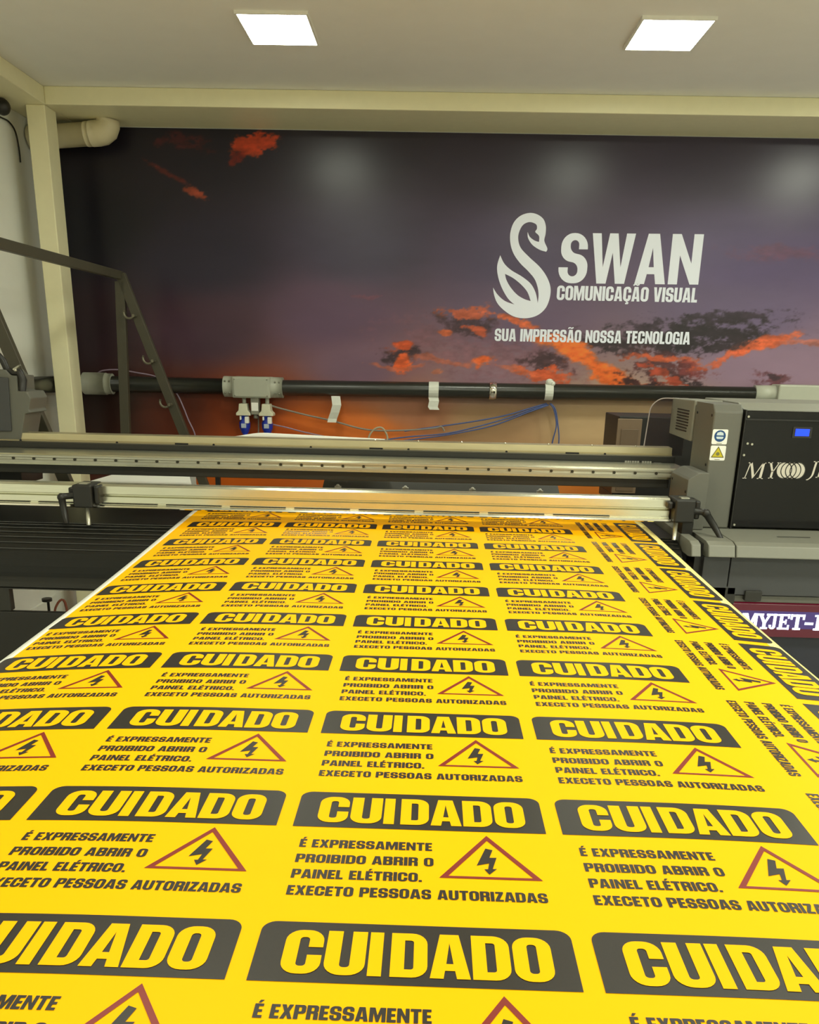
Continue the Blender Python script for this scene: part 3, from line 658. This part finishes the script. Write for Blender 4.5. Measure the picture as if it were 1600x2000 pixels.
# swan
SW = [(97, 350, 1), (125, 408), (175, 455), (250, 500), (310, 550), (343, 612), (357, 682, 1), (363, 630), (357, 575), (335, 515), (290, 460), (235, 405), (190, 340), (168, 270), (167, 195), (190, 125), (235, 78), (295, 57), (350, 65), (395, 97), (413, 145), (412, 200), (403, 250), (424, 303), (416, 326, 1), (370, 312), (320, 278), (290, 230), (287, 188, 1), (302, 222), (335, 248), (366, 258, 1), (368, 225), (360, 208), (340, 188), (352, 165), (345, 135), (300, 120), (255, 140), (228, 190), (222, 240), (240, 300), (300, 365), (370, 430), (420, 500), (446, 575), (440, 650), (410, 720), (350, 770), (270, 788), (190, 775), (120, 730), (75, 680), (54, 625), (47, 575, 1), (80, 625), (130, 668), (195, 692, 1), (150, 650), (105, 570), (80, 490), (76, 420)]
LEAF = [(130, 480, 1), (185, 508), (240, 552), (285, 605), (308, 668, 1), (265, 655), (215, 625), (170, 575), (140, 522)]
def catmull(pts, n=5):
    out = []; N = len(pts)
    for i in range(N):
        p0, p1, p2, p3 = pts[i - 1], pts[i], pts[(i + 1) % N], pts[(i + 2) % N]
        if len(p1) > 2: p0 = p1
        if len(p2) > 2: p3 = p2
        for k in range(n):
            t = k / n
            f = lambda a, b, c, d: .5 * (2 * b + (c - a) * t + (2 * a - 5 * b + 4 * c - d) * t * t + (3 * b - a - 3 * c + d) * t ** 3)
            out.append((f(p0[0], p1[0], p2[0], p3[0]), f(p0[1], p1[1], p2[1], p3[1])))
    return out
zf = lambda p_: (lambda v: (v.x, v.z))(wall_pt(950 + p_[0] / 3.5556, 400 + p_[1] / 3.5556))
wl = lambda a, b: (a, MY - .0015, b)
MB().shape([([zf(p_) for p_ in catmull(SW)], [[zf(p_) for p_ in catmull(LEAF)]])], wl).build('swan_emblem', M_LOGOW, mural)
def wall_line(name, s, pl, pr_, top, mode=GLY, gap=.055):
    a, b = wall_pt(*pl), wall_pt(*pr_); h = wall_pt((pl[0] + pr_[0]) / 2, top).z - (a.z + b.z) / 2
    MB().shape(text(s, a.x, b.x, 0, h, mode, gap), lambda x, y: (x, MY - .0015, a.z + (b.z - a.z) * (x - a.x) / (b.x - a.x) + y)).build(name, M_LOGOW, mural)
GW = dict(GLY)
GW['S'] = (.62, [(rp([(.60, .68), (.60, 1, .29), (.03, 1, .29), (.03, .47, .2), (.41, .40, .12), (.41, .14, .13), (.20, .14, .13), (.20, .32), (0, .32), (0, 0, .29), (.62, 0, .29), (.62, .54, .2), (.23, .62, .12), (.23, .86, .13), (.41, .86, .13), (.41, .68)], 8), [])])
GW['A'] = (.66, [(rp([(0, 0), (.21, 1), (.45, 1), (.66, 0), (.45, 0), (.41, .2), (.25, .2), (.21, 0)]), [rp([(.275, .34), (.385, .34), (.33, .72)])])])
GW['N'] = (.66, [(rp([(0, 0), (0, 1), (.19, 1), (.46, .42), (.46, 1), (.66, 1), (.66, 0), (.47, 0), (.2, .58), (.2, 0)]), [])])
GW['W'] = (.92, [(rp([(0, 1), (.19, 1), (.27, .33), (.37, 1), (.55, 1), (.65, .33), (.73, 1), (.92, 1), (.76, 0), (.56, 0), (.46, .62), (.36, 0), (.16, 0)]), [])])
wall_line('title_lettering', 'SWAN', (1089, 553), (1364, 556), 456, GW, .06)
wall_line('subtitle_lettering', 'COMUNICAÇÃO VISUAL', (1087, 586), (1361, 591), 560)
wall_line('slogan_lettering', 'SUA IMPRESSÃO NOSSA TECNOLOGIA', (966, 666), (1347, 673), 645)

# ------------------------------------------------------------------ conduit on the wall and what hangs on it
cz = 1.276
CY = MY - .062
o = MB().tube([(-1.99, CY, cz), (-1.13, CY, cz)], .043, 24).tube([(-.86, CY, cz), (1.78, CY, cz + .018)], .042, 24).build('wall_conduit', M_PIPE)
tag(o, 'thick black conduit pipe running along the mural above the printer', 'pipe')
cc = thing('pipe_corner', (-1.96, CY, cz - .06), 'pale grey corner coupling on the black conduit beside the cream post', 'pipe coupling')
MB().tube([(-1.955, CY, cz), (-1.83, CY, cz)], .060, 24).build('elbow_body', M_PVC, cc); MB().tube([(-1.83, CY, cz), (-1.795, CY, cz)], .056, 24).build('collar', M_PVC, cc)
o = MB().tube([(-2.035, 4.1, cz + .002), (-2.035, 4.93, cz - .002)], .043, 24).build('wall_conduit', M_PIPE)
tag(o, 'black conduit pipe on the white left wall, left of the cream post', 'pipe')
jb = thing('junction_box', (-1.0, CY, 1.2), 'grey junction box on the black conduit with two blue plugs below', 'junction box')
MB().box(-1.108, -.898, MY - .13, MY - .002, 1.219, 1.332).build('box', M_PVC, jb, .006)
MB().box(-1.098, -.908, MY - .137, MY - .13, 1.226, 1.324).build('lid', M_PVC, jb, .004)
MB().tube([(-1.165, CY, cz), (-1.105, CY, cz)], .056, 24).build('collar', M_PVC, jb); MB().tube([(-.90, CY, cz), (-.835, CY, cz)], .056, 24).build('collar', M_PVC, jb)
M_FS = mat('fitting screw', (130, 130, 116), .4)
for x_ in (-1.15, -1.128, -.872, -.85):
    for z_ in (cz + .03, cz - .032): MB().sphere((x_, CY - .049, z_), .006, 8, 6).build('screw', M_FS, jb)
for x_ in (-1.093, -.913):
    for z_ in (1.232, 1.318): MB().sphere((x_, MY - .137, z_), .004, 8, 6).build('screw', M_FS, jb)
for x_ in (-1.051, -.922): MB().tube([(x_, MY - .09, 1.22), (x_, MY - .09, 1.185)], .011, 12).build('outlet_stub', M_PVC, jb)
MB().box(-1.010, -.965, MY - .12, MY - .06, 1.130, 1.22).build('breaker_body', mat('grey breaker', (138, 136, 122), .5), jb, .003)
MB().box(-1.005, -.968, MY - .1225, MY - .12, 1.150, 1.195).build('breaker_label', M_WHITE, jb)
MB().tube([(-.988, MY - .09, 1.13), (-.988, MY - .09, 1.108)], .013, 12).build('cable_gland', mat('grey breaker', (138, 136, 122), .5), jb)
for i, (x_, lab) in enumerate(((-1.053, 'blue industrial plug in white socket, hanging under the left end of the junction box'), (-.925, 'blue industrial plug in white socket, hanging under the right end of the junction box'))):
    s = thing('industrial_plug', (x_, MY - .09, 1.05), lab, 'plug', 'blue plugs under the junction box')
    MB().extrude([(x_ - .022, 1.188), (x_ + .022, 1.188), (x_ + .026, 1.150), (x_ + .040, 1.137), (x_ + .040, 1.124), (x_ - .040, 1.124), (x_ - .040, 1.137), (x_ - .026, 1.150)], MY - .125, MY - .055, 'y').build('socket', mat('cream socket', (214, 212, 186), .45), s, .003)
    MB().tube([(x_, MY - .09, 1.124), (x_, MY - .09, 1.10), (x_, MY - .09, 1.085), (x_, MY - .09, 1.055), (x_, MY - .09, 1.03), (x_, MY - .09, 1.018)], [.022, .022, .031, .030, .020, .012], 18).build('plug_body', M_BLUE, s)
    MB().box(x_ + .008, x_ + .030, MY - .126, MY - .10, 1.082, 1.118).box(x_ - .020, x_ - .012, MY - .126, MY - .10, 1.10, 1.12).build('socket_flap', M_WHITE, s, .002)
    MB().box(x_ - .014, x_ + .014, MY - .1222, MY - .119, 1.056, 1.080).build('rating_label', mat('plug label', (180, 190, 206), .5), s, .001)
# tape, clip, tie
def tape(name, label, pts_l, w_, mt):
    t = MB(); vs = []
    for x_, y_, z_ in pts_l: vs += [(x_ - w_ / 2, y_, z_), (x_ + w_ / 2, y_ - .001, z_)]
    t.add(vs, [(2 * i, 2 * i + 1, 2 * i + 3, 2 * i + 2) for i in range(len(pts_l) - 1)], 0)
    o = t.build(name, mt); s_ = o.modifiers.new('thickness', 'SOLIDIFY'); s_.thickness = .0015; s_.offset = 0
    return tag(o, label, 'tape')
def wrap(x_, r_=.0445, a0=-30, a1=230): return [(x_, CY - r_ * math.sin(math.radians(a)), zc(x_) + r_ * math.cos(math.radians(a))) for a in range(a0, a1, 20)]
zc = lambda x_: cz + .018 * (x_ + .86) / 2.64
a = at(655, 790, CY - .04); tape('tape_strip', 'hanging wrinkled strip of white tape below the conduit, right of the junction box', [(a.x, CY - .02, zc(a.x) - .04), (a.x + .008, CY - .035, 1.19), (a.x - .004, CY - .03, 1.15), (a.x - .018, CY - .02, 1.115), (a.x - .022, CY - .025, 1.095)], .05, M_TAPE)
a = at(847, 770, CY - .04); tape('tape_strip', 'white tape wrapped on the conduit with a loose end, left of the metal clip', wrap(a.x, a0=-30, a1=170) + [(a.x + .004, CY - .03, zc(a.x) - .058), (a.x - .002, CY - .028, zc(a.x) - .09), (a.x + .008, CY - .03, zc(a.x) - .105)], .055, M_TAPE)
a = at(963, 770, CY - .04)
o = MB(); vs = []
for p_ in wrap(a.x, .046, -40, 220): vs += [(p_[0] - .019, p_[1], p_[2]), (p_[0] + .019, p_[1], p_[2])]
o.add(vs, [(2 * i, 2 * i + 1, 2 * i + 3, 2 * i + 2) for i in range(len(vs) // 2 - 1)], 0, True); o = o.build('pipe_clip', M_CHROME)
s_ = o.modifiers.new('thickness', 'SOLIDIFY'); s_.thickness = .002; tag(o, 'shiny metal pipe clip around the conduit between two white tapes', 'pipe clip')
a = at(1073, 770, CY - .04)
o = tape('tie_ribbon', 'knotted white tie around the conduit holding the blue cables', wrap(a.x, .0455, -40, 200), .045, M_TAPE)
kn = MB().sphere((a.x, CY - .02, zc(a.x) + .052), .022, 10, 8, sc=(1, .7, .8)).sphere((a.x + .018, CY - .025, zc(a.x) + .044), .014, 8, 6).build('knot', M_TAPE, o)
# coupling and box at the right end
eb = thing('end_box', (1.8, CY, 1.25), 'long pale grey box at the right end of the black conduit', 'junction box')
MB().box(1.885, 2.30, MY - .13, MY - .002, 1.262, 1.352).build('box', M_PVC, eb, .008)
MB().tube([(1.775, CY, 1.298), (1.89, CY, 1.300)], .047, 20).build('collar', M_PVC, eb)
MB().box(1.765, 1.865, MY - .13, MY - .03, 1.214, 1.254).build('clamp_block', M_BLACK, eb, .003)

# cables
def cable(label, pts_, r_, mt, name='cable', group=None):
    P_ = [Vector(p_) for p_ in pts_]; out = []
    for i in range(len(P_) - 1):
        p0 = P_[max(i - 1, 0)]; p1 = P_[i]; p2 = P_[i + 1]; p3 = P_[min(i + 2, len(P_) - 1)]
        for k in range(6):
            t = k / 6; out.append(.5 * (2 * p1 + (p2 - p0) * t + (2 * p0 - 5 * p1 + 4 * p2 - p3) * t * t + (3 * p1 - p0 - 3 * p2 + p3) * t ** 3))
    out.append(P_[-1])
    return tag(MB().tube(out, r_, 8).build(name, mt), label, 'cable', group)
YC = MY - .06
A = lambda *l: [at(x_, y_, YC) for x_, y_ in l]
cable('upper blue cable sagging left from the white tie', A((1068, 788), (1040, 796), (985, 812), (920, 824), (850, 834), (790, 842)), .004, M_CABLE_B)
cable('middle blue cable sagging left from the white tie to the beam', A((1070, 790), (1035, 801), (990, 817), (930, 834), (870, 847), (800, 853), (760, 858), (700, 868)), .004, M_CABLE_B)
cable('lowest blue cable sagging left from the white tie', A((1072, 791), (1030, 806), (960, 832), (870, 850), (780, 862), (740, 872)), .004, M_CABLE_B)
cable('blue cable dropping from the white tie, left strand', A((1074, 788), (1082, 800), (1087, 830), (1080, 860), (1074, 890)), .004, M_CABLE_B)
cable('blue cable dropping from the white tie, right strand', A((1076, 788), (1085, 800), (1090, 830), (1092, 860), (1088, 890)), .004, M_CABLE_B)
cable('grey cable from the right blue plug to the loop near the beam', A((530, 792), (545, 797), (600, 811), (650, 822), (700, 836), (740, 841), (800, 840), (850, 836), (862, 833), (868, 842)), .005, M_CABLE_G)
cable('thin violet cable leaving the right blue plug downwards', A((528, 828), (560, 835), (590, 843), (640, 854), (680, 866)), .004, M_CABLE_V)
cable('thin grey cable loop standing on the beam', A((718, 868), (722, 850), (732, 838), (744, 835), (752, 842), (757, 856), (752, 868)), .0055, mat('pale cable loop', (176, 166, 140), .5))
cable('thin pale violet cable looping past the trestle legs', A((188, 732), (200, 724), (230, 722), (262, 727), (300, 734), (325, 745), (345, 768), (358, 795), (368, 820), (380, 846), (384, 870)), .004, M_CABLE_V)
cable('thin grey cable hanging from the breaker between the plugs', A((505, 812), (505, 840), (504, 870)), .004, M_CABLE_G)

# white drain pipe with elbow at the top left of the mural
dp = thing('drain_pipe', (-1.85, 4.87, 2.43), 'off-white plastic pipe with rounded elbow under the bulkhead, top left of the mural', 'pipe')
MB().tube([(-2.09, 4.86, 2.478), (-1.765, 4.86, 2.503)], .055, 24).build('pipe', M_PVCW, dp)
MB().tube([(-1.775, 4.86, 2.502), (-1.74, 4.86, 2.505), (-1.715, 4.862, 2.510), (-1.695, 4.866, 2.525), (-1.688, 4.87, 2.545), (-1.686, 4.87, 2.566)], [.059, .060, .060, .060, .059, .058], 24).build('elbow', M_PVCW, dp)
MB().tube([(-1.80, 4.86, 2.500), (-1.775, 4.86, 2.502)], .0575, 24).build('collar', M_PVCW, dp)

# camera dome on the left wall
cv = thing('security_camera', (-2.05, 4.50, 2.5), 'small black security camera on the white left wall under the bulkhead', 'camera')
MB().tube([(-2.10, 4.50, 2.535), (-2.052, 4.50, 2.535)], .012, 12).build('bracket', M_BLACK, cv)
MB().sphere((-2.052, 4.50, 2.530), .036, 18, 12).build('dome', M_BLACK, cv)
tag(cable('thin black cable running along the left wall from the security camera', [(-2.092, 4.47, 2.50), (-2.092, 4.56, 2.500), (-2.092, 4.64, 2.50), (-2.092, 4.70, 2.47), (-2.092, 4.72, 2.40), (-2.092, 4.72, 2.34)], .004, M_BLACK))

# computer case standing behind, right
pc = thing('computer_case', (1.1, 4.2, 0), 'black computer case with a brownish side panel on a stand, behind the clear guard', 'computer')
a = at(1210, 813, 4.0); b = at(1252, 822, 4.0); c = at(1345, 822, 4.0)
MB().box(a.x, 1.30, 4.0, 4.32, .86, a.z).build('case', M_BLACK, pc, .004)
MB().box(a.x - .006, a.x + .105, 3.992, 4.0, .87, a.z - .01).build('front_panel', mat('taupe panel', (120, 100, 78), .5), pc, .003)
MB().box(a.x + .012, a.x + .092, 3.988, 3.992, .88, a.z - .055).build('panel_recess', mat('taupe recess', (104, 86, 66), .5), pc, .01)
MB().box(a.x, 1.30, 4.0, 4.32, .82, .86).build('stand_top', M_DARK, pc, .003)
for x_ in (a.x + .03, 1.27):
    for y_ in (4.03, 4.29): MB().box(x_ - .02, x_ + .02, y_ - .02, y_ + .02, 0, .82).build('leg', M_DARK, pc, .002)

# small things in the gap under the beam
o = MB().box(-1.19, -1.165, 4.72, 4.745, 0, .82).box(-1.26, -1.10, 4.66, 4.80, 0, .012).build('stand_post', M_DARK); tag(o, 'thin dark post standing in front of the orange part of the mural', 'post')
a = at(1230, 950, 4.4); o = MB().box(a.x - .02, a.x + .17, 4.36, 4.6, 0, .86).build('white_carton', M_WHITE, bevel=.004); tag(o, 'white carton seen under the right end of the beam', 'carton')
a = at(372, 938, 3.9); o = MB().tube([(a.x, 3.9, 0), (a.x, 3.9, a.z + .03)], .026, 16).build('paper_tube', M_WHITE); tag(o, 'white tube end seen under the beam, left of the orange mural', 'tube')

a = at(92, 1174, 4.0); b = at(105, 1186, 4.0)
cs = thing('floor_stand', (a.x, 4.0, 0), 'small black stand with round top seen through the opening in the printer frame', 'stand')
MB().tube([(a.x, 4.0, 0), (a.x + .005, 4.0, a.z)], .007, 8).build('rod', M_BLACK, cs)
MB().tube([(a.x, 4.0, a.z), (a.x, 4.0, a.z + .014)], .024, 16).build('disc', M_BLACK, cs)
cable('thin reddish wire beside the small black stand on the floor', [(a.x + .06, 4.0, 0), (b.x, 4.0, b.z * .6), (b.x + .01, 4.0, b.z), (b.x + .05, 4.02, b.z + .02), (b.x + .06, 4.03, .004)], .006, mat('reddish wire', (160, 90, 66), .5))
